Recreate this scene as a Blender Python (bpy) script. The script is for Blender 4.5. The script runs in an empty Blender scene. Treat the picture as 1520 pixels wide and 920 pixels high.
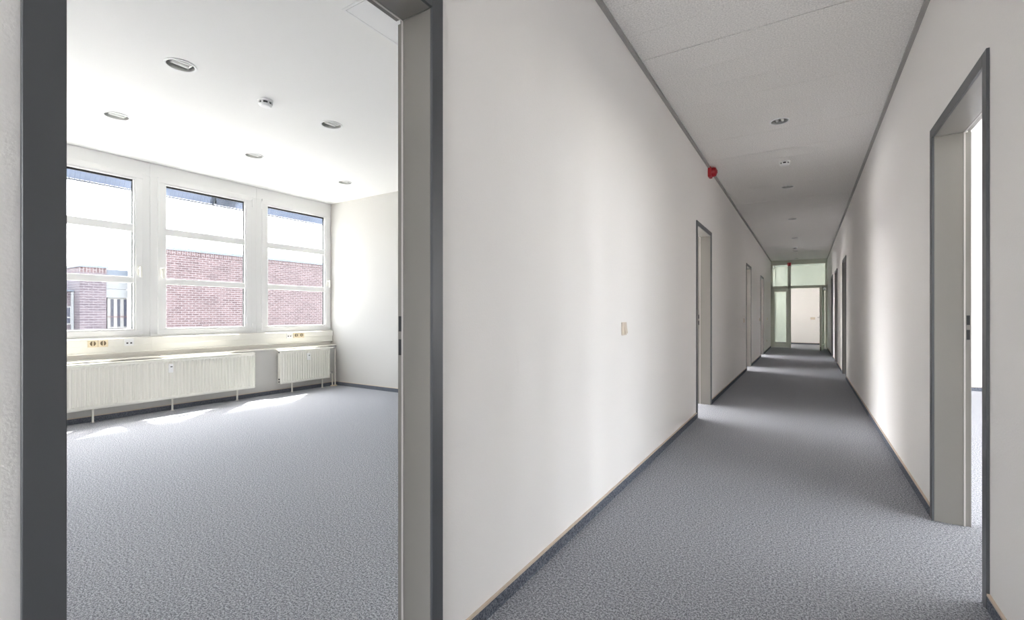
import bpy, bmesh, math, random
from mathutils import Vector, Matrix
random.seed(7)
SC = bpy.context.scene
COL = SC.collection
PI = math.pi

# ------------------------------------------------------------------ camera
EYE = 1.075
YAW = math.atan(436.0 / 690.0)
cam = bpy.data.cameras.new('camera')
cam.sensor_fit = 'HORIZONTAL'; cam.sensor_width = 36.0
cam.lens = 690.0 / 1520.0 * 36.0
cam.shift_y = 6.0 / 1520.0
cam.clip_start = 0.02; cam.clip_end = 300
camo = bpy.data.objects.new('camera', cam); COL.objects.link(camo)
camo.location = (0, 0, EYE); camo.rotation_euler = (PI / 2, 0, YAW)
SC.camera = camo

# ------------------------------------------------------------------ world: bright hazy sky
SKY = 0.9
VEIL = 2.8
world = bpy.data.worlds.new('hazy_sky'); SC.world = world; world.use_nodes = True
nt = world.node_tree; nt.nodes.clear()
wo = nt.nodes.new('ShaderNodeOutputWorld'); bg = nt.nodes.new('ShaderNodeBackground')
sky = nt.nodes.new('ShaderNodeTexSky'); sky.sky_type = 'NISHITA'; sky.sun_disc = False
SUN_DIR = Vector((0.66, -0.75, -1.53)).normalized()          # the way sunlight travels
sky.sun_elevation = math.asin(-SUN_DIR.z)
sky.sun_rotation = math.atan2(-SUN_DIR.x, -SUN_DIR.y)
sky.air_density = 1.0; sky.dust_density = 7.0; sky.ozone_density = 1.0
hs = nt.nodes.new('ShaderNodeHueSaturation'); hs.inputs['Saturation'].default_value = 0.45   # white summer haze
nt.links.new(sky.outputs[0], hs.inputs['Color'])
mxs = nt.nodes.new('ShaderNodeVectorMath'); mxs.operation = 'MULTIPLY_ADD'      # sky plus an even veil of high haze
nt.links.new(hs.outputs[0], mxs.inputs[0]); mxs.inputs[1].default_value = (SKY, SKY, SKY)
mxs.inputs[2].default_value = (VEIL * 0.97, VEIL * 0.985, VEIL)
nt.links.new(mxs.outputs[0], bg.inputs['Color']); bg.inputs['Strength'].default_value = 1.0
nt.links.new(bg.outputs[0], wo.inputs['Surface'])

# ------------------------------------------------------------------ sun
sunl = bpy.data.lights.new('sun', 'SUN'); sunl.energy = 26.0; sunl.angle = 0.009; sunl.color = (1.0, 0.96, 0.9)
suno = bpy.data.objects.new('sun', sunl); COL.objects.link(suno)
suno.rotation_euler = SUN_DIR.to_track_quat('-Z', 'Y').to_euler()
suno.location = (-20, 12, 25)

# ------------------------------------------------------------------ daylight portals in the window openings (sampling aids, emit nothing themselves)
def portal(name, loc, direction, sx, sy):
    l = bpy.data.lights.new(name, 'AREA'); l.shape = 'RECTANGLE'; l.size = sx; l.size_y = sy
    l.cycles.is_portal = True
    o = bpy.data.objects.new(name, l); COL.objects.link(o); o.location = loc
    o.rotation_euler = Vector(direction).to_track_quat('-Z', 'Y').to_euler()
PORTALS = [((-6.30, 1.63, 1.73), (1, 0, 0), 5.95, 1.75),
           ((-6.30, 7.0, 1.42), (1, 0, 0), 4.4, 2.66), ((-6.30, 11.05, 1.42), (1, 0, 0), 3.2, 2.66),
           ((-6.30, 15.0, 1.42), (1, 0, 0), 4.2, 2.66), ((6.12, 3.7, 1.5), (-1, 0, 0), 10.3, 2.34),
           ((-2.65, 18.33, 1.6), (1, 0, 0), 1.2, 1.65), ((0.0, -6.2, 1.4), (0, 1, 0), 2.7, 2.75)]
for k, (a, b, c, d) in enumerate(PORTALS): portal('daylight_portal', a, b, c, d)

# ------------------------------------------------------------------ exposure
SC.view_settings.view_transform = 'Standard'; SC.view_settings.look = 'None'
SC.view_settings.exposure = 1.88; SC.view_settings.gamma = 1.0; SC.view_settings.use_curve_mapping = False
cy = SC.cycles
cy.max_bounces = 14; cy.diffuse_bounces = 8; cy.glossy_bounces = 4; cy.transmission_bounces = 6; cy.transparent_max_bounces = 16
cy.use_denoising = True; cy.sample_clamp_indirect = 6.0; cy.caustics_reflective = False; cy.caustics_refractive = False

# ------------------------------------------------------------------ materials
def mat(name, col, rough=0.6, metal=0.0, spec=0.5, bump=None, noise=None):
    m = bpy.data.materials.new(name); m.use_nodes = True
    n = m.node_tree; b = n.nodes['Principled BSDF']
    b.inputs['Base Color'].default_value = (*col, 1); b.inputs['Roughness'].default_value = rough
    b.inputs['Metallic'].default_value = metal; b.inputs['Specular IOR Level'].default_value = spec
    t = n.nodes.new('ShaderNodeTexCoord')
    if noise:       # (scale, amount): mild colour variation of the material itself
        x = n.nodes.new('ShaderNodeTexNoise'); x.inputs['Scale'].default_value = noise[0]; x.inputs['Detail'].default_value = 4
        r = n.nodes.new('ShaderNodeValToRGB')
        lo = [max(0, c * (1 - noise[1])) for c in col]; hi = [min(1, c * (1 + noise[1])) for c in col]
        r.color_ramp.elements[0].position = 0.3; r.color_ramp.elements[0].color = (*lo, 1)
        r.color_ramp.elements[1].position = 0.7; r.color_ramp.elements[1].color = (*hi, 1)
        n.links.new(t.outputs['Object'], x.inputs['Vector']); n.links.new(x.outputs['Fac'], r.inputs[0])
        n.links.new(r.outputs[0], b.inputs['Base Color'])
    if bump:        # (scale, strength, distance)
        x = n.nodes.new('ShaderNodeTexNoise'); x.inputs['Scale'].default_value = bump[0]; x.inputs['Detail'].default_value = 3
        u = n.nodes.new('ShaderNodeBump'); u.inputs['Strength'].default_value = bump[1]; u.inputs['Distance'].default_value = bump[2]
        n.links.new(t.outputs['Object'], x.inputs['Vector']); n.links.new(x.outputs['Fac'], u.inputs['Height'])
        n.links.new(u.outputs[0], b.inputs['Normal'])
    return m

def carpet_mat(name, dark, mid, light):
    m = bpy.data.materials.new(name); m.use_nodes = True
    n = m.node_tree; b = n.nodes['Principled BSDF']; b.inputs['Roughness'].default_value = 1.0
    b.inputs['Specular IOR Level'].default_value = 0.1
    t = n.nodes.new('ShaderNodeTexCoord')
    def noise(scale, detail):
        x = n.nodes.new('ShaderNodeTexNoise'); x.inputs['Scale'].default_value = scale; x.inputs['Detail'].default_value = detail
        x.inputs['Roughness'].default_value = 0.65
        n.links.new(t.outputs['Object'], x.inputs['Vector']); return x
    a = noise(120, 5); c = noise(280, 2)
    mx = n.nodes.new('ShaderNodeMath'); mx.operation = 'ADD'
    m2 = n.nodes.new('ShaderNodeMath'); m2.operation = 'MULTIPLY'; m2.inputs[1].default_value = 0.5
    n.links.new(a.outputs['Fac'], mx.inputs[0]); n.links.new(c.outputs['Fac'], mx.inputs[1])
    n.links.new(mx.outputs[0], m2.inputs[0])
    r = n.nodes.new('ShaderNodeValToRGB'); e = r.color_ramp.elements
    e[0].position = 0.43; e[0].color = (*dark, 1); e[1].position = 0.57; e[1].color = (*light, 1)
    k = e.new(0.5); k.color = (*mid, 1)
    n.links.new(m2.outputs[0], r.inputs[0]); n.links.new(r.outputs[0], b.inputs['Base Color'])
    u = n.nodes.new('ShaderNodeBump'); u.inputs['Strength'].default_value = 0.5; u.inputs['Distance'].default_value = 0.004
    n.links.new(m2.outputs[0], u.inputs['Height']); n.links.new(u.outputs[0], b.inputs['Normal'])
    return m

def glass_mat(name, tint=(1, 1, 1)):
    m = bpy.data.materials.new(name); m.use_nodes = True; n = m.node_tree; n.nodes.clear()
    o = n.nodes.new('ShaderNodeOutputMaterial'); tr = n.nodes.new('ShaderNodeBsdfTransparent'); gl = n.nodes.new('ShaderNodeBsdfGlossy')
    lw = n.nodes.new('ShaderNodeLayerWeight'); pw = n.nodes.new('ShaderNodeMath'); pw.operation = 'POWER'; pw.inputs[1].default_value = 5
    fr = n.nodes.new('ShaderNodeMath'); fr.operation = 'MULTIPLY_ADD'; fr.inputs[1].default_value = 0.9; fr.inputs[2].default_value = 0.035
    n.links.new(lw.outputs['Facing'], pw.inputs[0]); n.links.new(pw.outputs[0], fr.inputs[0]); mx = n.nodes.new('ShaderNodeMixShader')
    tr.inputs[0].default_value = (*tint, 1); gl.inputs['Roughness'].default_value = 0.02
    n.links.new(fr.outputs[0], mx.inputs[0]); n.links.new(tr.outputs[0], mx.inputs[1]); n.links.new(gl.outputs[0], mx.inputs[2])
    n.links.new(mx.outputs[0], o.inputs['Surface']); return m

def brick_mat(name, c1, c2, mortar, swap=False):
    m = bpy.data.materials.new(name); m.use_nodes = True; n = m.node_tree; b = n.nodes['Principled BSDF']
    b.inputs['Roughness'].default_value = 0.9
    t = n.nodes.new('ShaderNodeTexCoord'); s = n.nodes.new('ShaderNodeSeparateXYZ'); c = n.nodes.new('ShaderNodeCombineXYZ')
    ad = n.nodes.new('ShaderNodeMath'); ad.operation = 'ADD'
    n.links.new(t.outputs['Object'], s.inputs[0]); n.links.new(s.outputs['X'], ad.inputs[0]); n.links.new(s.outputs['Y'], ad.inputs[1])
    if swap: n.links.new(ad.outputs[0], c.inputs['Y']); n.links.new(s.outputs['Z'], c.inputs['X'])
    else: n.links.new(ad.outputs[0], c.inputs['X']); n.links.new(s.outputs['Z'], c.inputs['Y'])
    k = n.nodes.new('ShaderNodeTexBrick'); k.inputs['Scale'].default_value = 1.0
    k.inputs['Brick Width'].default_value = 0.29; k.inputs['Row Height'].default_value = 0.10
    k.inputs['Mortar Size'].default_value = 0.013; k.inputs['Mortar Smooth'].default_value = 0.2
    k.inputs['Color1'].default_value = (*c1, 1); k.inputs['Color2'].default_value = (*c2, 1); k.inputs['Mortar'].default_value = (*mortar, 1)
    k.inputs['Bias'].default_value = 0.0
    n.links.new(c.outputs[0], k.inputs['Vector'])
    x = n.nodes.new('ShaderNodeTexNoise'); x.inputs['Scale'].default_value = 1.3; x.inputs['Detail'].default_value = 6
    n.links.new(t.outputs['Object'], x.inputs['Vector'])
    hs = n.nodes.new('ShaderNodeHueSaturation'); mr = n.nodes.new('ShaderNodeMapRange')
    mr.inputs['To Min'].default_value = 0.75; mr.inputs['To Max'].default_value = 1.25
    n.links.new(x.outputs['Fac'], mr.inputs['Value']); n.links.new(mr.outputs[0], hs.inputs['Value'])
    n.links.new(k.outputs['Color'], hs.inputs['Color']); n.links.new(hs.outputs[0], b.inputs['Base Color'])
    u = n.nodes.new('ShaderNodeBump'); u.inputs['Strength'].default_value = 0.4; u.inputs['Distance'].default_value = 0.01; u.invert = True
    n.links.new(k.outputs['Fac'], u.inputs['Height']); n.links.new(u.outputs[0], b.inputs['Normal'])
    return m

M = {}
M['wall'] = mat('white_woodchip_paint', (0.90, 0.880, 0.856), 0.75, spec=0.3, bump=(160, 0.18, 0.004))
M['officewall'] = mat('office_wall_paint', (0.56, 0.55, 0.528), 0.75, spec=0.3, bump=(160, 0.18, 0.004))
M['ceil'] = mat('white_plaster', (0.88, 0.875, 0.86), 0.8, spec=0.2, bump=(220, 0.08, 0.003))
M['plank'] = mat('speckled_ceiling_board', (0.84, 0.823, 0.80), 0.9, spec=0.2, bump=(260, 0.25, 0.003), noise=(110, 0.16))
M['angle'] = mat('grey_ceiling_angle', (0.38, 0.375, 0.36), 0.5)
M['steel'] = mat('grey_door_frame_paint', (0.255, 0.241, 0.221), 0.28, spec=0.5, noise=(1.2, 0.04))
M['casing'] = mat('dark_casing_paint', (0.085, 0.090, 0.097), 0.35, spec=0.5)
M['seal'] = mat('pale_rubber_seal', (0.62, 0.59, 0.57), 0.6)
M['dark'] = mat('dark_void', (0.015, 0.015, 0.018), 0.6)
M['slot'] = mat('strike_plate_dark', (0.05, 0.05, 0.055), 0.4, metal=0.6)
M['door'] = mat('grey_door_leaf', (0.33, 0.325, 0.315), 0.4, noise=(2, 0.05))
M['carpet'] = carpet_mat('grey_flecked_carpet', (0.125, 0.130, 0.146), (0.295, 0.303, 0.328), (0.55, 0.56, 0.60))
M['skirt'] = carpet_mat('carpet_skirting', (0.055, 0.063, 0.082), (0.125, 0.138, 0.168), (0.22, 0.235, 0.265))
M['beige'] = mat('beige_skirting_edge', (0.60, 0.50, 0.40), 0.5)
M['pvc'] = mat('white_window_plastic', (0.80, 0.80, 0.795), 0.35)
M['gasket'] = mat('black_gasket', (0.03, 0.03, 0.03), 0.6)
M['glass'] = glass_mat('dimmed_window_glass', (0.655, 0.665, 0.67))  # grey tint added to cut the daylight entering the office
M['glass2'] = glass_mat('greenish_wired_glass', (0.86, 0.93, 0.89))
M['cream'] = mat('cream_radiator_enamel', (0.79, 0.775, 0.71), 0.35)
M['duct'] = mat('cream_duct_plastic', (0.83, 0.815, 0.76), 0.4)
M['sock'] = mat('beige_socket_plastic', (0.76, 0.66, 0.48), 0.4)
M['white'] = mat('white_plastic', (0.86, 0.86, 0.86), 0.35)
M['ivory'] = mat('ivory_switch_plastic', (0.66, 0.58, 0.49), 0.4)
M['hole'] = mat('brown_socket_recess', (0.16, 0.12, 0.07), 0.5)
M['chrome'] = mat('reflector_metal', (0.60, 0.605, 0.59), 0.32, metal=0.75)
M['alu'] = mat('brushed_aluminium', (0.55, 0.55, 0.54), 0.35, metal=1.0)
M['tube'] = mat('lamp_tube_glass', (0.88, 0.88, 0.86), 0.25)
M['red'] = mat('red_alarm_plastic', (0.42, 0.012, 0.02), 0.35)
M['frame'] = mat('grey_green_partition_paint', (0.64, 0.65, 0.56), 0.4)
M['brick'] = brick_mat('clinker_brick', (0.056, 0.034, 0.036), (0.092, 0.060, 0.062), (0.16, 0.145, 0.15))
M['soldier'] = brick_mat('clinker_brick_upright', (0.056, 0.035, 0.037), (0.092, 0.061, 0.063), (0.16, 0.145, 0.15), True)
M['bricktower'] = brick_mat('brown_clinker_brick', (0.054, 0.042, 0.051), (0.080, 0.063, 0.072), (0.13, 0.12, 0.13))
M['coping'] = mat('zinc_coping', (0.105, 0.125, 0.155), 0.6)
M['fascia'] = mat('white_fascia_panel', (0.20, 0.21, 0.22), 0.6)
M['farwin'] = mat('far_window_glass', (0.05, 0.055, 0.075), 0.08)
M['farframe'] = mat('far_window_frame', (0.24, 0.24, 0.235), 0.5)
M['farred'] = mat('faded_red_rail', (0.15, 0.06, 0.065), 0.5)
M['ground'] = mat('pale_yard_paving', (0.30, 0.30, 0.29), 0.9, noise=(0.6, 0.12))
M['slat'] = mat('blue_grey_slat', (0.19, 0.215, 0.265), 0.5)
M['facade'] = mat('facade_render', (0.45, 0.44, 0.43), 0.8)

# ------------------------------------------------------------------ mesh helpers
def box(bm, x0, x1, y0, y1, z0, z1):
    v = [bm.verts.new(p) for p in ((x0, y0, z0), (x1, y0, z0), (x1, y1, z0), (x0, y1, z0), (x0, y0, z1), (x1, y0, z1), (x1, y1, z1), (x0, y1, z1))]
    for f in ((0, 3, 2, 1), (4, 5, 6, 7), (0, 1, 5, 4), (1, 2, 6, 5), (2, 3, 7, 6), (3, 0, 4, 7)):
        bm.faces.new([v[i] for i in f])
def cyl(bm, p0, p1, r, n=16, r2=None):
    p0, p1 = Vector(p0), Vector(p1); d = p1 - p0
    mtx = Matrix.Translation((p0 + p1) / 2) @ d.to_track_quat('Z', 'Y').to_matrix().to_4x4()
    bmesh.ops.create_cone(bm, cap_ends=True, segments=n, radius1=r, radius2=r if r2 is None else r2, depth=d.length, matrix=mtx)
def lathe(bm, prof, n=32, mtx=Matrix()):
    rings = []
    for r, z in prof:
        if r < 1e-6: rings.append([bm.verts.new(mtx @ Vector((0, 0, z)))])
        else: rings.append([bm.verts.new(mtx @ Vector((r * math.cos(2 * PI * i / n), r * math.sin(2 * PI * i / n), z))) for i in range(n)])
    for a, b in zip(rings, rings[1:]):
        for i in range(n):
            j = (i + 1) % n
            if len(a) == 1 and len(b) == 1: continue
            if len(a) == 1: bm.faces.new((a[0], b[j], b[i]))
            elif len(b) == 1: bm.faces.new((a[i], a[j], b[0]))
            else: bm.faces.new((a[i], a[j], b[j], b[i]))
def bevel(bm, w, seg=2):
    bmesh.ops.remove_doubles(bm, verts=bm.verts, dist=1e-6)
    es = [e for e in bm.edges if len(e.link_faces) == 2 and e.calc_face_angle(0) > 0.5]
    bmesh.ops.bevel(bm, geom=es, offset=w, segments=seg, affect='EDGES', profile=0.6, clamp_overlap=True)
def fin(name, bm, m, parent=None, smooth=False, loc=None):
    bmesh.ops.recalc_face_normals(bm, faces=bm.faces)
    me = bpy.data.meshes.new(name); bm.to_mesh(me); bm.free()
    me.materials.append(M[m])
    if smooth:
        for p in me.polygons: p.use_smooth = True
        me.set_sharp_from_angle(angle=0.6)
    o = bpy.data.objects.new(name, me); COL.objects.link(o)
    if parent is not None: o.parent = parent
    if loc is not None: o.location = loc
    return o
def boxes(name, lst, m, parent=None, bev=0, seg=2):
    bm = bmesh.new()
    for b in lst:
        t = bmesh.new(); box(t, *b)
        if bev: bevel(t, bev, seg)
        me = bpy.data.meshes.new('tmp'); t.to_mesh(me); t.free(); bm.from_mesh(me); bpy.data.meshes.remove(me)
    return fin(name, bm, m, parent)
def struct(o): o['kind'] = 'structure'; return o
def empty(name, loc=(0, 0, 0), rz=0.0):
    o = bpy.data.objects.new(name, None); COL.objects.link(o); o.location = loc; o.rotation_euler = (0, 0, rz)
    o.empty_display_size = 0.05; return o
def tag(o, label, cat, group=None):
    o['label'] = label; o['category'] = cat
    if group: o['group'] = group
    return o
def copy_tree(o, parent=None):
    c = o.copy(); COL.objects.link(c)
    if parent is not None: c.parent = parent
    for ch in list(o.children): copy_tree(ch, c)
    return c
def plate(bm, x0, x1, y0, y1, z, holes=(), rise=0.0, n=32):
    """flat plate facing down with round holes, its outer rim turned up by rise"""
    es = []
    def loop(pts):
        v = [bm.verts.new(p) for p in pts]
        for i in range(len(v)): es.append(bm.edges.new((v[i], v[(i + 1) % len(v)])))
        return v
    o = loop([(x0, y0, z), (x1, y0, z), (x1, y1, z), (x0, y1, z)])
    for hx, hy, r in holes:
        loop([(hx + r * math.cos(2 * PI * i / n), hy + r * math.sin(2 * PI * i / n), z) for i in range(n)])
    bmesh.ops.triangle_fill(bm, use_beauty=True, use_dissolve=False, edges=es, normal=(0, 0, -1))
    if rise:
        u = [bm.verts.new((v.co.x, v.co.y, z + rise)) for v in o]
        for i in range(4): bm.faces.new((o[i], o[(i + 1) % 4], u[(i + 1) % 4], u[i]))

# ------------------------------------------------------------------ dimensions
XL, XR = -0.955, 0.565           # corridor faces of the side walls
TW = 0.13                        # thickness of the side walls
HC, HR = 2.78, 2.76              # ceilings
YE = 17.15                       # glazed partition at the corridor's end
YN = -6.0                        # near end of the corridor, behind the camera
YM = -1.60                       # where the corridor opens into the added foyer behind the camera
DOORH = 1.995
L_DOORS = [(0.235, 1.050), (5.11, 5.91), (9.87, 10.67), (13.20, 14.00)]     # clear openings, left wall
R_DOORS = [(2.40, 3.215), (9.45, 10.25), (12.02, 12.82), (13.80, 14.60)]    # right wall; the last three are shut
TOP = 3.02

def wall_x(name, x0, x1, y0, y1, z0, z1, openings, m='wall', parent=None):
    """wall slab across x0..x1 running along y, openings = (ya, yb, za, zb)"""
    lst = []; y = y0
    for ya, yb, za, zb in sorted(openings):
        if ya > y: lst.append((x0, x1, y, ya, z0, z1))
        if za > z0: lst.append((x0, x1, ya, yb, z0, za))
        if zb < z1: lst.append((x0, x1, ya, yb, zb, z1))
        y = yb
    if y < y1: lst.append((x0, x1, y, y1, z0, z1))
    return struct(boxes(name, lst, m, parent))

# ------------------------------------------------------------------ setting: shell
bm = bmesh.new(); box(bm, -6.25, 6.1, -6.3, 19.6, -0.25, 0.0); struct(fin('floor', bm, 'carpet'))
G = 0.0005
wall_x('wall_left', XL - TW, XL, YM, 19.45, 0, TOP, [(a - 0.012, b + 0.012, 0, DOORH + 0.012) for a, b in L_DOORS] + [(YE + 0.12, 19.40, 0, 2.72)])
wall_x('wall_right', XR, XR + TW, YM, 19.45, 0, TOP, [(a - 0.012, b + 0.012, 0, DOORH + 0.012) for a, b in R_DOORS])
# partitions between the left-hand offices
LX0, LX1 = -6.17, XL - TW
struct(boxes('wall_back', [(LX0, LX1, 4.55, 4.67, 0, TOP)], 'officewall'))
struct(boxes('wall_front', [(LX0, LX1, -1.60, -1.43, 0, TOP)], 'wall'))
struct(boxes('wall_office_partition', [(LX0, LX1, 9.30, 9.42, 0, TOP)], 'wall'))
struct(boxes('wall_office_partition', [(LX0, LX1, 12.70, 12.82, 0, TOP)], 'wall'))
struct(boxes('wall_office_partition', [(LX0, LX1, YE + 0.05, YE + 0.17, 0, TOP)], 'wall'))
# right-hand office
struct(boxes('wall_right_office_back', [(XR + TW, 6.0, 8.95, 9.07, 0, TOP)], 'wall'))
struct(boxes('wall_right_office_front', [(XR + TW, 6.0, -1.60, -1.48, 0, TOP)], 'wall'))
wall_x('wall_right_facade', 6.0, 6.12, -1.6, 9.07, 0, TOP, [(-1.25 + 1.27 * k, -0.40 + 1.27 * k, 0.40, 2.62) for k in range(8)])
# corridor ends and lobby
struct(boxes('wall_lobby', [(-2.5, XR + TW, 19.45, 19.6, 0, TOP)], 'wall'))
struct(boxes('wall_lobby_lower', [(-2.62, -2.5, YE + 0.17, 19.6, 0, 0.90), (-2.62, -2.5, YE + 0.17, 19.6, 2.25, TOP), (-2.62, -2.5, YE + 0.17, 17.75, 0.8, 2.4), (-2.62, -2.5, 18.55, 19.6, 0.8, 2.4)], 'wall'))
# unseen foyer added behind the camera, its open end lets daylight into the corridor
bm_ = [(-6.26, -1.35, YN - 0.12, YN, 0, TOP), (1.35, 6.11, YN - 0.12, YN, 0, TOP), (-0.06, 0.06, YN - 0.12, YN, 0, TOP), (-1.35, 1.35, YN - 0.12, YN, 2.7, TOP),
       (-6.30, -6.17, YN, YM, 0, TOP), (6.0, 6.12, YN, YM, 0, TOP)]
struct(boxes('wall_added_foyer', bm_, 'wall'))
# roof slab above everything
struct(boxes('roof_slab', [(-6.32, 6.14, -6.2, 19.7, TOP, TOP + 0.2)], 'ceil'))

# window facade of the left-hand offices: parapet, window recess, head
WX = -6.17                        # inner face of the window frames
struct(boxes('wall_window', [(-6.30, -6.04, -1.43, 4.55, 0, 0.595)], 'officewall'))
struct(boxes('wall_window_upper', [(-6.30, -6.17, -1.43, 4.55, 0.595, 0.825)], 'wall'))
wall_x('wall_facade', -6.30, -6.17, 4.55, YE + 0.17, 0, TOP, [(4.8, 9.2, 0.1, 2.74), (9.5, 12.6, 0.1, 2.74), (12.95, 17.0, 0.1, 2.74)])
struct(boxes('wall_window_head', [(-6.34, -6.17, -1.43, 4.55, HR, TOP)], 'wall'))

# ceilings
ROOM_LIGHTS = [(-3.577, 1.461, .094), (-4.952, 1.545, .096), (-3.571, 2.640, .094), (-4.960, 2.713, .094), (-4.984, 3.886, .088)]
COR_LIGHTS = [(-0.196, 4.736), (-0.203, 7.237), (-0.204, 9.729), (-0.21, 12.25), (-0.23, 14.70), (-0.25, 16.75)]
bm = bmesh.new(); plate(bm, LX0 - 0.06, LX1, -1.43, 4.55, HR, [(x, y, r * 0.86) for x, y, r in ROOM_LIGHTS]); ceil = struct(fin('ceiling', bm, 'ceil'))
bm = bmesh.new(); box(bm, LX0, LX1, 4.67, YE + 0.05, HR, HR + 0.03); struct(fin('ceiling', bm, 'ceil'))
bm = bmesh.new(); box(bm, -6.17, 6.0, YN, YM, HC, HC + 0.03); struct(fin('ceiling', bm, 'ceil'))
bm = bmesh.new(); box(bm, XR + TW, 6.0, -1.48, 8.95, HR, HR + 0.03); struct(fin('ceiling', bm, 'ceil'))
bm = bmesh.new(); box(bm, -2.5, XR, YE + 0.17, 19.45, HC, HC + 0.03); struct(fin('ceiling', bm, 'ceil'))
# corridor ceiling: boards laid across, each a piece of its own
P = 0.3045
cc = empty('ceiling', (0, 0, HC)); struct(cc)
y = 3.117 - 15 * P; ymax = YE + 0.02; k = 0
while y < ymax - 0.05:
    y1 = min(y + P, ymax)
    wide = abs(y - 3.117) < 0.01 or abs(y - (3.117 + 16 * P)) < 0.01
    y0 = y + (0.0065 if wide else 0.0009)
    bm = bmesh.new()
    hs = [(lx, ly, 0.066) for lx, ly in COR_LIGHTS if y0 + 0.001 < ly < y1]
    hs = [(lx, min(max(ly, y0 + 0.075), y1 - 0.075), r) for lx, ly, r in hs]
    dz = random.uniform(0, 0.0006)
    plate(bm, XL, XR, y0, y1 - 0.0009, dz, hs, 0.02)
    fin('ceiling_board', bm, 'plank', cc)
    for q, (lx, ly) in enumerate(COR_LIGHTS):
        if y < ly <= y1 and hs: COR_LIGHTS[q] = (lx, hs[0][1])
    y = y1; k += 1
for nm, x0, x1 in (('trim_1', XL, XL + 0.022), ('trim_2', XR - 0.022, XR)):
    struct(boxes(nm, [(x0, x1, YM, YE - 0.03, HC - 0.022, HC - 0.0005)], 'angle'))

# skirtings: carpet strip with a beige top edge
def skirting(name, segs, side):
    """segs: list of (axis, fixed, a, b, sgn); a strip from a to b on the face at fixed, standing out by sgn"""
    s, e = [], []
    for ax, f, a, b, g in segs:
        for lst, d, z0, z1 in ((s, 0.008, 0.0, 0.052), (e, 0.0095, 0.052, 0.060)):
            lo, hi = (f, f + d) if g > 0 else (f - d, f)
            lst.append((lo, hi, a, b, z0, z1) if ax == 'x' else (a, b, lo, hi, z0, z1))
    o = struct(boxes(name, s, 'skirt')); boxes('top_edge', e, 'beige', o); return o
FW = 0.052
def gaps(y0, y1, doors):
    r = []; y = y0
    for a, b in doors:
        r.append((y, a - FW)); y = b + FW
    r.append((y, y1)); return r
skirting('baseboard_left', [('x', XL, a, b, 1) for a, b in gaps(YM, YE - 0.03, L_DOORS)], 0)
skirting('baseboard_right', [('x', XR, a, b, -1) for a, b in gaps(YM, YE - 0.03, R_DOORS)], 0)
skirting('baseboard_window', [('x', -6.04, -1.43, 4.55, 1)], 0)
skirting('baseboard_back', [('y', 4.55, -6.03, LX1, -1)], 0)
skirting('baseboard_lobby', [('y', 19.45, -2.5, XR, -1)], 0)
skirting('baseboard_right_office', [('y', 8.95, XR + TW, 6.0, -1)], 0)

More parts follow.
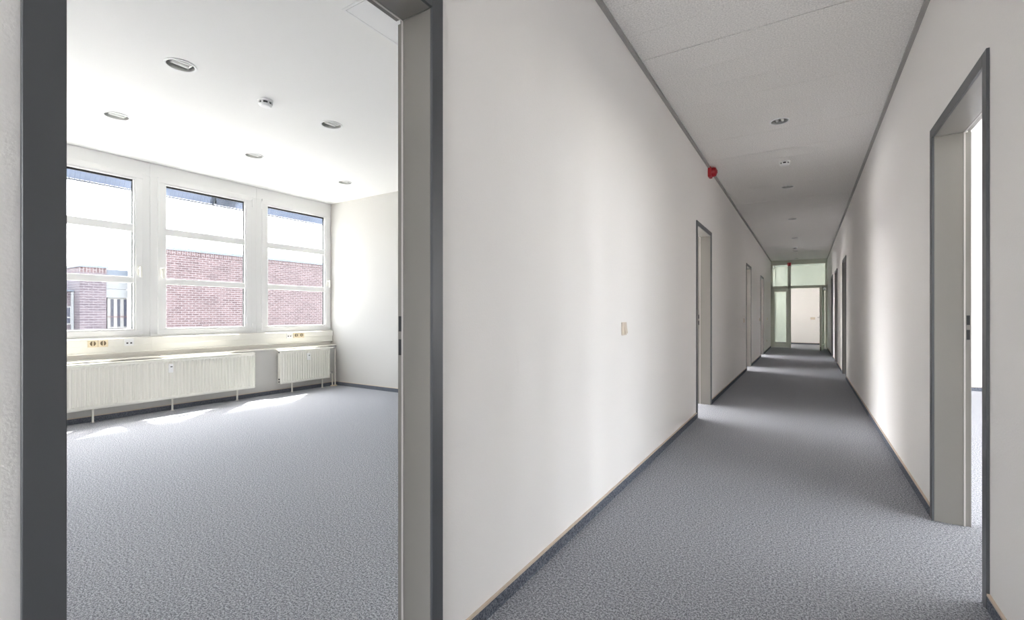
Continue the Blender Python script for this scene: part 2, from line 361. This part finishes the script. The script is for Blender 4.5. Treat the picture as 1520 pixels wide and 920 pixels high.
# ------------------------------------------------------------------ door frames (steel casings), built for the left wall, mirrored for the right
def door_set(num, side, ya, yb, shut=False, latch=True):
    """ya..yb clear opening; the latch jamb is at yb"""
    d = struct(empty('door_%d' % num, ((XL if side < 0 else XR), (ya + yb) / 2, 0)))
    h = (yb - ya) / 2; H = DOORH; sg = -1 if side < 0 else 1       # sg: direction into the office
    face, depth, t = 0.048, TW + 0.012, 0.012
    def bx(u0, u1, y0, y1, z0, z1):   # u measured from the corridor face into the wall
        a, b = sorted((sg * u0, sg * u1)); return (a, b, y0, y1, z0, z1)
    RV = 0.112                          # depth of the plain reveal
    for s in (-1, 1):
        def yy(a, b): return tuple(sorted((s * a, s * b)))
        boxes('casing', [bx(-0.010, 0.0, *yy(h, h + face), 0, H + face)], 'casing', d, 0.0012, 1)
        L = [bx(0, RV, *yy(h, h + t), 0, H),
             bx(RV, depth, *yy(h + 0.006, h + t + 0.004), 0, H), bx(TW, depth, *yy(h + t + 0.004, h + face), 0, H + face)]
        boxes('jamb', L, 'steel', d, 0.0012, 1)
        boxes('seal', [bx(RV, RV + 0.007, *yy(h - 0.001, h + 0.006), 0, H)], 'seal', d)
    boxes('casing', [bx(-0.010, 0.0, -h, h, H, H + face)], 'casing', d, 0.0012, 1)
    L = [bx(0, RV, -h, h, H, H + t), bx(RV, depth, -h, h, H + 0.006, H + t + 0.004),
         bx(TW, depth, -h, h, H + t + 0.004, H + face)]
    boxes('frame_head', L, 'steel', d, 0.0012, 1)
    boxes('seal', [bx(RV, RV + 0.007, -h, h, H - 0.001, H + 0.006)], 'seal', d)
    if latch:
        for z0, z1 in ((0.945, 0.995), (1.02, 1.068)):
            boxes('strike_plate', [bx(RV + 0.012, RV + 0.024, h + 0.0035, h + 0.0075, z0, z1)], 'slot', d)
    if shut:
        lf = boxes('leaf', [bx(RV + 0.008, RV + 0.048, -h + 0.001, h - 0.001, 0.006, H - 0.001)], 'door', d, 0.002, 1)
        bm = bmesh.new(); u = RV + 0.008
        cyl(bm, (sg * u, h - 0.07, 1.03), (sg * (u - 0.045), h - 0.07, 1.03), 0.009)
        cyl(bm, (sg * (u - 0.045), h - 0.065, 1.03), (sg * (u - 0.045), h - 0.19, 1.03), 0.009)
        fin('handle', bm, 'alu', lf, True)
    else:                               # leaf swung fully into the office, hinged on the near jamb
        y0 = -h - 0.045
        lf = boxes('leaf', [bx(depth + 0.006, depth + 0.006 + 2 * h, y0, y0 + 0.040, 0.008, H)], 'door', d, 0.002, 1)
        for s in (1,):
            bm = bmesh.new(); xx = depth + 2 * h - 0.065
            cyl(bm, (sg * xx, y0 + 0.04, 1.03), (sg * xx, y0 + 0.085, 1.03), 0.009)
            cyl(bm, (sg * (xx + 0.005), y0 + 0.085, 1.03), (sg * (xx - 0.125), y0 + 0.085, 1.03), 0.009)
            fin('handle', bm, 'alu', lf, True)
        for z in (0.25, 1.0, 1.75):
            bm = bmesh.new(); cyl(bm, (sg * (depth + 0.003), -h - 0.002, z - 0.04), (sg * (depth + 0.003), -h - 0.002, z + 0.04), 0.008)
            fin('hinge', bm, 'alu', lf, True)
    return d
for i, (a, b) in enumerate(L_DOORS): door_set(i + 1, -1, a, b)
for i, (a, b) in enumerate(R_DOORS): door_set(i + 5, 1, a, b, shut=i > 0)

# ------------------------------------------------------------------ office windows
SASH = 1.045 / 2; GW = 0.88 / 2; MOD = 1.187 / 2
def window(num, yc, handle_side):
    w = struct(empty('window_%d' % num, (WX, yc, 0)))
    def ring(x0, x1, ho, hi, zo0, zi0, zi1, zo1):
        return [(x0, x1, -ho, ho, zo0, zi0), (x0, x1, -ho, ho, zi1, zo1), (x0, x1, -ho, -hi, zi0, zi1), (x0, x1, hi, ho, zi0, zi1)]
    MB = MOD - 0.0015
    boxes('frame', ring(-0.075, 0.0, MB, SASH - 0.012, 0.826, 0.862, 2.606, HR - 0.002), 'pvc', w, 0.003, 2)
    sx = 0.014
    sa = boxes('sash', ring(-0.068, sx, SASH, GW + 0.018, 0.848, 0.897, 2.558, 2.620), 'pvc', w, 0.004, 2)
    boxes('glazing_bead', ring(-0.05, sx - 0.008, GW + 0.018, GW, 0.897, 0.915, 2.540, 2.558), 'pvc', sa, 0.003, 1)
    boxes('gasket', ring(-0.040, -0.024, GW, GW - 0.006, 0.915, 0.918, 2.520, 2.540), 'gasket', sa)
    zs = [0.915, 1.412, 1.480, 1.974, 2.052, 2.540]
    for z0, z1 in ((zs[1], zs[2]), (zs[3], zs[4])):
        boxes('glazing_bar', [(-0.046, -0.008, -GW - 0.004, GW + 0.004, z0, z1)], 'pvc', sa, 0.004, 2)
    for z0, z1 in ((zs[0], zs[1]), (zs[2], zs[3]), (zs[4], zs[5])):
        boxes('pane', [(-0.038, -0.030, -GW, GW, z0, z1)], 'glass', sa)
    # handle: rose + lever pointing down
    s = handle_side; hy = s * (SASH - 0.035)
    bm = bmesh.new(); box(bm, sx, sx + 0.010, hy - 0.016, hy + 0.016, 1.50, 1.60); bevel(bm, 0.004)
    cyl(bm, (sx + 0.008, hy, 1.575), (sx + 0.05, hy, 1.575), 0.010, 12)
    t = bmesh.new(); box(t, sx + 0.040, sx + 0.058, hy - 0.011, hy + 0.011, 1.475, 1.592); bevel(t, 0.005)
    me = bpy.data.meshes.new('t'); t.to_mesh(me); t.free(); bm.from_mesh(me); bpy.data.meshes.remove(me)
    fin('handle', bm, 'duct', sa, True)
    for z in (0.90, 2.53):
        bm = bmesh.new(); hh = -s * (SASH + 0.010)
        cyl(bm, (sx + 0.006, hh, z - 0.05), (sx + 0.006, hh, z + 0.05), 0.008, 12); fin('hinge', bm, 'white', sa, True)
    return w
for num, yc, hs in ((1, 1.63, 1), (2, 2.815, -1), (3, 4.0, 1), (4, 0.445, -1), (5, -0.74, 1)): window(num, yc, hs)
# slatted pelmet hanging outside above the panes
pel = struct(empty('trim_3', (-6.25, 1.55, 2.60)))
bm = bmesh.new(); yy = -3.0; pa = pb = None
while yy < 3.0:
    for dy, off in ((0.0, 0.0), (0.004, 0.006), (0.034, 0.006), (0.038, 0.0)):
        a = bm.verts.new((-0.010 + off, yy + dy, -0.03 + off)); b = bm.verts.new((-0.075 + off, yy + dy, -0.147 + off))
        if pa: bm.faces.new((pa, a, b, pb))
        pa, pb = a, b
    yy += 0.04
bmesh.ops.solidify(bm, geom=bm.faces[:], thickness=0.003)
o = fin('slats', bm, 'slat', pel); o['kind'] = 'stuff'
boxes('rail', [(-0.088, -0.066, -3.0, 3.0, -0.157, -0.143)], 'slat', pel)
boxes('bracket', [(-0.085, -0.01, 1.385, 1.405, -0.14, -0.02)], 'coping', pel)
boxes('support_beam', [(-0.85, -0.09, 1.53, 1.72, 0.03, 0.12)], 'coping', pel)

# ------------------------------------------------------------------ cable duct, sill board, radiators
duct = tag(empty('cable_duct', (-6.1685, 1.56, 0.665)), 'cream plastic cable duct running along the wall under the office windows', 'cable duct')
Y0, Y1 = -2.98, 2.985
boxes('duct_body', [(0, 0.048, Y0, Y1, 0.0, 0.16)], 'duct', duct, 0.003)
boxes('duct_cover', [(0.0485, 0.060, Y0, Y1, 0.078, 0.152)], 'duct', duct, 0.004)
boxes('duct_lip', [(0.0485, 0.062, Y0, Y1, 0.0, 0.012)], 'duct', duct, 0.003)
boxes('joint_strip', [(0.0605, 0.062, 0.655, 0.675, 0.0, 0.155)], 'duct', duct, 0.0005, 1)
struct(boxes('trim_4', [(-6.169, -6.022, -1.42, 4.545, 0.5955, 0.612)], 'duct', None, 0.004))

def socket_pair(name, y, label):
    o = tag(empty(name, (-6.108, y, 0.777)), label, 'power socket', 'sockets in the cable duct')
    for s in (-1, 1):
        p = boxes('socket_plate', [(0, 0.010, s * 0.041 - 0.040, s * 0.041 + 0.040, -0.040, 0.036)], 'sock', o, 0.003)
        bm = bmesh.new(); mt = Matrix.Translation((0.0105, s * 0.041, -0.002)) @ Matrix.Rotation(PI / 2, 4, 'Y')
        lathe(bm, [(0.024, 0), (0.022, 0.002), (0.019, 0.0005), (0, 0.0005)], 20, mt); fin('socket_recess', bm, 'hole', p, True)
        boxes('earth_clip', [(0.011, 0.0135, s * 0.041 - 0.004, s * 0.041 + 0.004, -0.025, 0.021)], 'sock', p)
    return o
def data_socket(y, label):
    o = tag(empty('data_socket', (-6.108, y, 0.777)), label, 'data socket', 'sockets in the cable duct')
    boxes('socket_plate', [(0, 0.010, -0.040, 0.040, -0.040, 0.036)], 'white', o, 0.003)
    for s in (-1, 1): boxes('jack', [(0.0102, 0.0115, s * 0.017 - 0.008, s * 0.017 + 0.008, -0.018, -0.004)], 'slot', o)
    return o
socket_pair('power_socket', 1.752, 'left pair of beige power sockets in the duct under the leftmost window')
socket_pair('power_socket', 3.975, 'right pair of beige power sockets in the duct above the short radiator')
data_socket(2.010, 'white data socket in the duct below the mullion left of the middle window')
data_socket(3.830, 'white data socket in the duct just left of the power sockets above the short radiator')

def radiator(name, y0, y1, legs, valve_y, label):
    yc = (y0 + y1) / 2; h = (y1 - y0) / 2
    r = tag(empty(name, (-5.93, yc, 0)), label, 'radiator', 'radiators under the office windows')
    z0, z1 = 0.135, 0.582
    # front sheet pressed into vertical ribs
    bm = bmesh.new(); n = max(8, int(2 * h / 0.0365)); st = (2 * h - 0.03) / n; pr = [(-h, -0.006), (-h + 0.013, 0.0)]
    y = -h + 0.015
    for i in range(n):
        pr += [(y + st * 0.10, 0.0), (y + st * 0.30, -0.009), (y + st * 0.70, -0.009), (y + st * 0.90, 0.0)]; y += st
    pr += [(h - 0.013, 0.0), (h, -0.006)]
    rows = [z0, z0 + 0.012, z0 + 0.030, z0 + 0.042, z1 - 0.042, z1 - 0.030, z1 - 0.012, z1]; vs = []
    for j, z in enumerate(rows):
        flat = j in (0, 1, 2, 5, 6, 7)
        edge = j in (0, 7)
        vs.append([bm.verts.new(((-0.006 if edge else 0) + (0 if (flat and 0 < i < len(pr) - 1) else x), yy, z)) for i, (yy, x) in enumerate(pr)])
    for a, b in zip(vs, vs[1:]):
        for i in range(len(pr) - 1): bm.faces.new((a[i], a[i + 1], b[i + 1], b[i]))
    fin('front_panel', bm, 'cream', r, False)
    boxes('casing', [(-0.075, -0.010, -h + 0.004, h - 0.004, z0 + 0.006, z1 - 0.006)], 'cream', r, 0.003)
    bm = bmesh.new(); box(bm, -0.075, -0.003, -h, h, z1 - 0.005, z1 + 0.004); bevel(bm, 0.003); fin('top_grille', bm, 'cream', r)
    for ly in legs:
        boxes('foot', [(-0.052, -0.036, ly - yc - 0.008, ly - yc + 0.008, 0.002, z0 + 0.02), (-0.060, -0.028, ly - yc - 0.015, ly - yc + 0.015, 0.0, 0.005)], 'cream', r, 0.002, 1)
    v = boxes('heat_meter', [(0.0005, 0.026, valve_y - yc - 0.020, valve_y - yc + 0.020, 0.43, 0.525)], 'white', r, 0.005)
    boxes('meter_display', [(0.0262, 0.0275, valve_y - yc - 0.010, valve_y - yc + 0.010, 0.490, 0.500)], 'slot', v)
    for s in (-1, 1):
        for z in (0.56, 0.20, 0.165):
            if s > 0 and z == 0.2: continue
            bm = bmesh.new(); cyl(bm, (-0.03, s * h, z), (-0.03, s * (h + 0.010), z), 0.010, 12); fin('end_plug', bm, 'slot', r, True)
    return r
radiator('radiator', 0.76, 3.262, [0.98, 1.675, 2.360, 3.060], 2.324, 'long cream ribbed panel radiator under the left and middle windows')
radiator('radiator', 3.600, 4.365, [3.790, 4.262], 4.005, 'short cream ribbed panel radiator below the right-hand window by the corner')
pp = tag(empty('heating_pipes', (-5.985, 4.46, 0)), 'cream vertical heating pipes rising from the carpet in the window corner', 'pipe')
for dy, zt in ((-0.018, 0.20), (0.030, 0.575)):
    bm = bmesh.new(); cyl(bm, (0, dy, 0), (0, dy, zt), 0.010, 12)
    bmesh.ops.create_uvsphere(bm, u_segments=10, v_segments=6, radius=0.011, matrix=Matrix.Translation((0, dy, zt))); fin('pipe', bm, 'cream', pp, True)
for dy, zt in ((0.030, 0.572), (-0.018, 0.2)):
    bm = bmesh.new(); cyl(bm, (0, dy, zt), (0, -0.06, zt), 0.009, 12); fin('pipe_elbow', bm, 'cream', pp, True)
bm = bmesh.new()
lathe(bm, [(0.055, 0), (0.052, 0.010), (0.03, 0.013), (0, 0.013)], 24, Matrix.Translation((0, 0.006, 0)) @ Matrix.Diagonal((0.7, 1.0, 1.0, 1.0)))
fin('floor_rosette', bm, 'sock', pp, True)
for ya, yb, zt in ((-0.045, -0.018, 0.2), (0.0, 0.030, 0.572)):
    bm = bmesh.new(); cyl(bm, (0, ya, zt), (0, yb, zt), 0.016, 12); fin('valve', bm, 'alu', pp, True)

# ------------------------------------------------------------------ ceiling fittings
def downlight(loc, R, label, group):
    d = tag(empty('downlight', loc), label, 'recessed light', group)
    bm = bmesh.new(); lathe(bm, [(R, -0.0005), (R, -0.004), (R * 0.97, -0.007), (R * 0.86, -0.006), (R * 0.84, 0.002), (R * 0.84, 0.010)], 32); fin('trim_ring', bm, 'white', d, True)
    bm = bmesh.new(); lathe(bm, [(R * 0.835, -0.003), (R * 0.82, 0.03), (R * 0.70, 0.075), (R * 0.45, 0.11), (0, 0.115)], 32); fin('reflector', bm, 'chrome', d, True)
    for s in (-1, 1):
        bm = bmesh.new(); cyl(bm, (s * R * 0.28, -R * 0.52, 0.022), (s * R * 0.28, R * 0.60, 0.022), R * 0.17, 12); fin('lamp_tube', bm, 'tube', d, True)
    boxes('lamp_holder', [(-R * 0.45, R * 0.45, R * 0.58, R * 0.70, 0.010, 0.06)], 'alu', d, 0.003, 1)
    return d
RL = ['large recessed downlight in the office ceiling, nearest the top left corner', 'recessed downlight above the left window in the office ceiling, leftmost of all',
      'recessed downlight in the office ceiling nearest the door frame, right of the smoke detector', 'recessed downlight in the office ceiling above the mullion between middle and right windows',
      'recessed downlight in the far corner of the office ceiling, above the white side wall']
for (x, y, r), t in zip(ROOM_LIGHTS, RL): downlight((x, y, HR), r, t, 'downlights in the office ceiling')
CL = ['nearest recessed downlight in the corridor ceiling, before the smoke detector', 'second recessed downlight along the corridor ceiling, just past the near smoke detector',
      'third recessed downlight along the corridor ceiling, beyond the dark board joint', 'fourth recessed downlight along the corridor ceiling, before the far smoke detector',
      'fifth recessed downlight along the corridor ceiling, just behind the far smoke detector', 'last recessed downlight, right before the glazed partition']
for (x, y), t in zip(COR_LIGHTS, CL): downlight((x, y, HC), 0.078, t, 'downlights in the corridor ceiling')

def smoke(loc, label):
    d = tag(empty('smoke_detector', loc), label, 'smoke detector', 'smoke detectors')
    bm = bmesh.new(); lathe(bm, [(0.054, 0), (0.054, -0.010), (0.050, -0.014), (0, -0.014)], 28); fin('base', bm, 'white', d, True)
    bm = bmesh.new(); lathe(bm, [(0.040, -0.0145), (0.040, -0.030), (0, -0.030)], 28); fin('sensor_chamber', bm, 'dark', d, True)
    bm = bmesh.new(); lathe(bm, [(0, -0.0305), (0.048, -0.0305), (0.048, -0.035), (0.036, -0.048), (0.015, -0.051), (0, -0.051)], 28); fin('cap', bm, 'white', d, True)
    for i in range(6):
        bm = bmesh.new(); a = 2 * PI * i / 6; cyl(bm, (0.043 * math.cos(a), 0.043 * math.sin(a), -0.013), (0.043 * math.cos(a), 0.043 * math.sin(a), -0.032), 0.007, 8)
        fin('cap_post', bm, 'white', d, True)
smoke((-3.608, 2.064, HR), 'white smoke detector on the office ceiling among the downlights')
smoke((-0.199, 6.02, HC), 'white smoke detector on the corridor ceiling, the near one')
smoke((-0.234, 13.95, HC), 'white smoke detector far along the corridor ceiling, near the glazed partition')

# access hatch in the office ceiling
ht = tag(empty('access_hatch', (-1.86, 1.98, HR)), 'square white access hatch in the office ceiling beside the door head', 'hatch')
s0, s1 = 0.31, 0.295
boxes('hatch_frame', [(-s0, s0, -s0, -s1, -0.003, -0.0005), (-s0, s0, s1, s0, -0.003, -0.0005), (-s0, -s1, -s1, s1, -0.003, -0.0005), (s1, s0, -s1, s1, -0.003, -0.0005)], 'white', ht)
boxes('hatch_gap', [(-s1, s1, -s1, s1, -0.0012, -0.0004)], 'angle', ht)
boxes('hatch_panel', [(-s1 + 0.003, s1 - 0.003, -s1 + 0.003, s1 - 0.003, -0.0032, -0.0014)], 'white', ht)

# fire alarm sounders
def sounder(loc, rot, label, R=0.052):
    d = tag(empty('alarm_sounder', loc), label, 'fire alarm', 'red alarm sounders'); d.rotation_euler = rot
    boxes('base', [(-R, R, -R, R, 0, 0.035)], 'red', d, 0.010, 3)
    bm = bmesh.new(); lathe(bm, [(R * 0.93, 0.036), (R * 0.93, 0.060), (R * 0.82, 0.080), (R * 0.5, 0.088), (0, 0.089)], 28); fin('horn', bm, 'red', d, True)
    bm = bmesh.new(); lathe(bm, [(R * 0.35, 0.0895), (R * 0.35, 0.094), (0, 0.095)], 16); fin('horn_grille', bm, 'red', d, True)
sounder((XL, 5.79, 2.716), (0, PI / 2, 0), 'red fire alarm sounder on the left corridor wall just under the ceiling', 0.058)
sounder((-0.44, 17.115, 2.645), (PI / 2, 0, 0), 'red fire alarm sounder at the top of the glazed partition')

# switches and outlets on the left corridor wall
def switch(y, z, label, w=0.040, outlet=False):
    d = tag(empty('wall_outlet' if outlet else 'light_switch', (XL, y, z)), label, 'wall socket' if outlet else 'light switch', 'switches along the corridor')
    boxes('plate', [(0.0005, 0.009, -w, w, -0.040, 0.040)], 'ivory', d, 0.003)
    if outlet:
        bm = bmesh.new(); lathe(bm, [(0.024, 0), (0.022, 0.002), (0.019, 0.0003), (0, 0.0003)], 16, Matrix.Translation((0.0092, 0, 0)) @ Matrix.Rotation(PI / 2, 4, 'Y')); fin('socket_recess', bm, 'hole', d, True)
    else:
        bm = bmesh.new(); q = [(0.009, -0.012, -0.030), (0.009, 0.028, -0.030), (0.009, 0.028, 0.030), (0.009, -0.012, 0.030), (0.020, -0.012, -0.029), (0.020, 0.028, -0.029), (0.012, 0.028, 0.029), (0.012, -0.012, 0.029)]
        v = [bm.verts.new(p) for p in q]
        for f in ((0, 1, 2, 3), (4, 5, 6, 7), (0, 1, 5, 4), (1, 2, 6, 5), (2, 3, 7, 6), (3, 0, 4, 7)): bm.faces.new([v[i] for i in f])
        bevel(bm, 0.0015); fin('rocker', bm, 'ivory', d)
switch(2.803, 0.984, 'ivory rocker light switch on the left corridor wall, nearest and largest')
switch(9.386, 0.958, 'ivory light switch on the left wall just before the second doorway along it')
switch(12.77, 0.944, 'ivory light switch on the left wall just before the last doorway')
switch(15.43, 0.937, 'ivory light switch on the left wall between last doorway and glazed partition')
switch(15.24, 0.308, 'low ivory wall socket near the floor before the glazed partition', outlet=True)

# ------------------------------------------------------------------ glazed partition at the end of the corridor
d9 = struct(empty('door_9', (0, YE, 0)))
F0, F1 = 0.0, 0.06
A0, A1 = XL + 0.001, XR - 0.001
boxes('frame', [(A0, A0 + 0.055, F0, F1, 0, 2.70), (A1 - 0.06, A1, F0, F1, 0, 2.70), (A0, A1, F0, F1, 2.635, HC - 0.001), (A0, A1, F0, F1, 1.885, 1.965),
                (-0.485, -0.395, F0, F1, 0, 2.70)], 'frame', d9, 0.003, 1)
boxes('upper_pane', [(A0 + 0.055, -0.485, 0.025, 0.033, 1.965, 2.635)], 'glass2', d9)
boxes('upper_pane', [(-0.395, A1 - 0.06, 0.025, 0.033, 1.965, 2.635)], 'glass2', d9)
sp_ = boxes('side_leaf', [(A0 + 0.057, -0.842, -0.006, 0.045, 0.01, 1.883), (-0.525, -0.487, -0.006, 0.045, 0.01, 1.883), (-0.842, -0.525, -0.006, 0.045, 0.01, 0.155), (-0.842, -0.525, -0.006, 0.045, 1.785, 1.883)], 'frame', d9, 0.003, 1)
boxes('side_pane', [(-0.842, -0.525, 0.016, 0.024, 0.155, 1.785)], 'glass2', sp_)
boxes('lock_plate', [(-0.500, -0.490, -0.0085, -0.0065, 0.98, 1.22)], 'alu', sp_)
# open leaf, swung towards the corridor against the right wall
lx = A1 - 0.075; ang = math.radians(-6)
leaf = empty('leaf', (lx, -0.002, 0)); leaf.parent = d9; leaf.rotation_euler = (0, 0, ang)
Lw = 0.93
boxes('leaf_frame', [(-0.05, 0.0, -Lw, -Lw + 0.09, 0.008, 1.88), (-0.05, 0.0, -0.09, -0.004, 0.008, 1.88), (-0.05, 0.0, -Lw + 0.09, -0.09, 0.008, 0.155), (-0.05, 0.0, -Lw + 0.09, -0.09, 1.785, 1.88)], 'frame', leaf, 0.003, 1)
boxes('leaf_pane', [(-0.030, -0.022, -Lw + 0.09, -0.09, 0.155, 1.785)], 'glass2', leaf)
bm = bmesh.new()
for s, x in ((-1, -0.05), (1, 0.0)):
    cyl(bm, (x, -Lw + 0.045, 0.98), (x + s * 0.05, -Lw + 0.045, 0.98), 0.010, 12); cyl(bm, (x + s * 0.05, -Lw + 0.04, 0.98), (x + s * 0.05, -Lw + 0.17, 0.98), 0.010, 12)
    box(bm, min(x, x + s * 0.006), max(x, x + s * 0.006), -Lw + 0.028, -Lw + 0.062, 0.86, 1.04)
fin('handle', bm, 'alu', leaf, True)
bm = bmesh.new(); box(bm, 0.001, 0.045, -0.36, -0.10, 1.80, 1.86); bevel(bm, 0.006); cyl(bm, (0.03, -0.12, 1.865), (0.045, -0.30, 1.875), 0.009, 8); fin('door_closer', bm, 'alu', leaf, True)
bm = bmesh.new(); box(bm, -0.035, -0.015, -Lw - 0.035, -Lw - 0.001, 0.02, 0.12); cyl(bm, (-0.025, -Lw - 0.025, 0.0), (-0.025, -Lw - 0.025, 0.05), 0.014, 12); fin('door_stop', bm, 'slot', leaf, True)
d = tag(empty('light_switch', (0.21, 19.4495, 0.92)), 'ivory light switch on the white lobby wall seen through the open glass door', 'light switch')
boxes('plate', [(-0.07, 0.07, -0.009, 0.0, -0.04, 0.04)], 'ivory', d, 0.003)
for s in (-1, 1): boxes('rocker', [(s * 0.034 - 0.026, s * 0.034 + 0.026, -0.014, -0.0092, -0.028, 0.028)], 'ivory', d, 0.002, 1)

# ------------------------------------------------------------------ outside: yard and neighbouring brick buildings
GZ = -3.4
bm = bmesh.new(); box(bm, -80, -6.34, -60, 90, GZ - 0.2, GZ); struct(fin('ground', bm, 'ground'))
bm = bmesh.new(); box(bm, 6.2, 70, -60, 60, GZ - 0.2, GZ); struct(fin('ground', bm, 'ground'))
struct(boxes('wall_facade_lower', [(-6.34, 6.2, -6.3, 19.8, GZ, -0.26)], 'facade'))
bb = tag(empty('brick_building', (-24, 20, GZ)), 'long red brick building with flat roof and zinc coping opposite the windows', 'building')
H0 = -GZ
def slanted(name, x0, x1, ya, yb, y1, z0, z1, m):     # ya: corner at the front x1, yb: rear corner at x0 (the end wall runs at an angle)
    bm = bmesh.new()
    lo = [bm.verts.new(p) for p in ((x0, yb, z0), (x1, ya, z0), (x1, y1, z0), (x0, y1, z0))]
    hi = [bm.verts.new((v.co.x, v.co.y, z1)) for v in lo]
    bm.faces.new(lo[::-1]); bm.faces.new(hi)
    for q in range(4): bm.faces.new((lo[q], lo[(q + 1) % 4], hi[(q + 1) % 4], hi[q]))
    return fin(name, bm, m, bb)
slanted('wall', -5, 0, -11.93, -9.9, 14, 0, H0 + 3.76, 'brick')
slanted('soldier_course', -5.02, 0.015, -11.945, -9.91, 14.02, H0 + 3.76, H0 + 3.945, 'soldier')
slanted('coping', -5.06, 0.06, -12.0, -9.93, 14.06, H0 + 3.946, H0 + 4.06, 'coping')
b2 = tag(empty('brick_building', (-24, 6.75, GZ)), 'lower brown brick building with short tower and white windows left of the long one', 'building')
T0, T1 = 6.34 - 6.75, 7.16 - 6.75
boxes('tower', [(-4.4, 0, T0, T1, 0, H0 + 2.73)], 'bricktower', b2)
boxes('soldier_course', [(-4.41, 0.008, T0 - 0.008, T1 + 0.008, H0 + 2.73, H0 + 2.93)], 'soldier', b2)
boxes('coping', [(-4.45, 0.05, T0 - 0.05, T1 + 0.05, H0 + 2.931, H0 + 3.01)], 'coping', b2)
boxes('wall', [(-4.4, -0.70, -8.0, T0 - 0.001, 0, H0 + 1.97)], 'bricktower', b2)
boxes('coping', [(-4.45, -0.64, -8.05, T0 - 0.001, H0 + 1.971, H0 + 2.03)], 'coping', b2)
boxes('downpipe', [(-0.699, -0.63, T0 - 0.09, T0 - 0.015, 0, H0 + 1.95)], 'fascia', b2)
W1 = 8.05 - 6.75
boxes('wing_wall', [(-4.4, -0.75, T1 + 0.001, W1, 0, H0 + 2.95)], 'bricktower', b2)
boxes('fascia', [(-0.749, -0.56, T1 + 0.002, W1, H0 + 1.76, H0 + 2.12), (-0.749, -0.575, T1 + 0.002, W1, H0 + 2.13, H0 + 2.70)], 'fascia', b2)
boxes('roof_band', [(-0.749, -0.54, T1 + 0.002, W1, H0 + 2.701, H0 + 2.93)], 'coping', b2)
for k in range(3):
    y0 = 7.38 - 6.75 + k * 0.222
    f = boxes('window', [(-0.749, -0.64, y0, y0 + 0.220, H0 + 0.47, H0 + 1.755)], 'farframe', b2)
    boxes('pane', [(-0.6395, -0.63, y0 + 0.105, y0 + 0.205, H0 + 0.54, H0 + 1.70)], 'farwin', f)
    boxes('rail', [(-0.629, -0.61, y0, y0 + 0.220, H0 + 0.945, H0 + 0.975)], 'farred', f)
f = boxes('window', [(-0.699, -0.66, 5.02 - 6.75, 6.30 - 6.75, H0 + 0.66, H0 + 1.38)], 'farframe', b2)
for a, b in ((5.08, 5.62), (5.70, 6.22)):
    boxes('pane', [(-0.6595, -0.65, a - 6.75, b - 6.75, H0 + 0.97, H0 + 1.33)], 'farwin', f)
    boxes('pane', [(-0.6595, -0.65, a - 6.75, b - 6.75, H0 + 0.71, H0 + 0.92)], 'farwin', f)
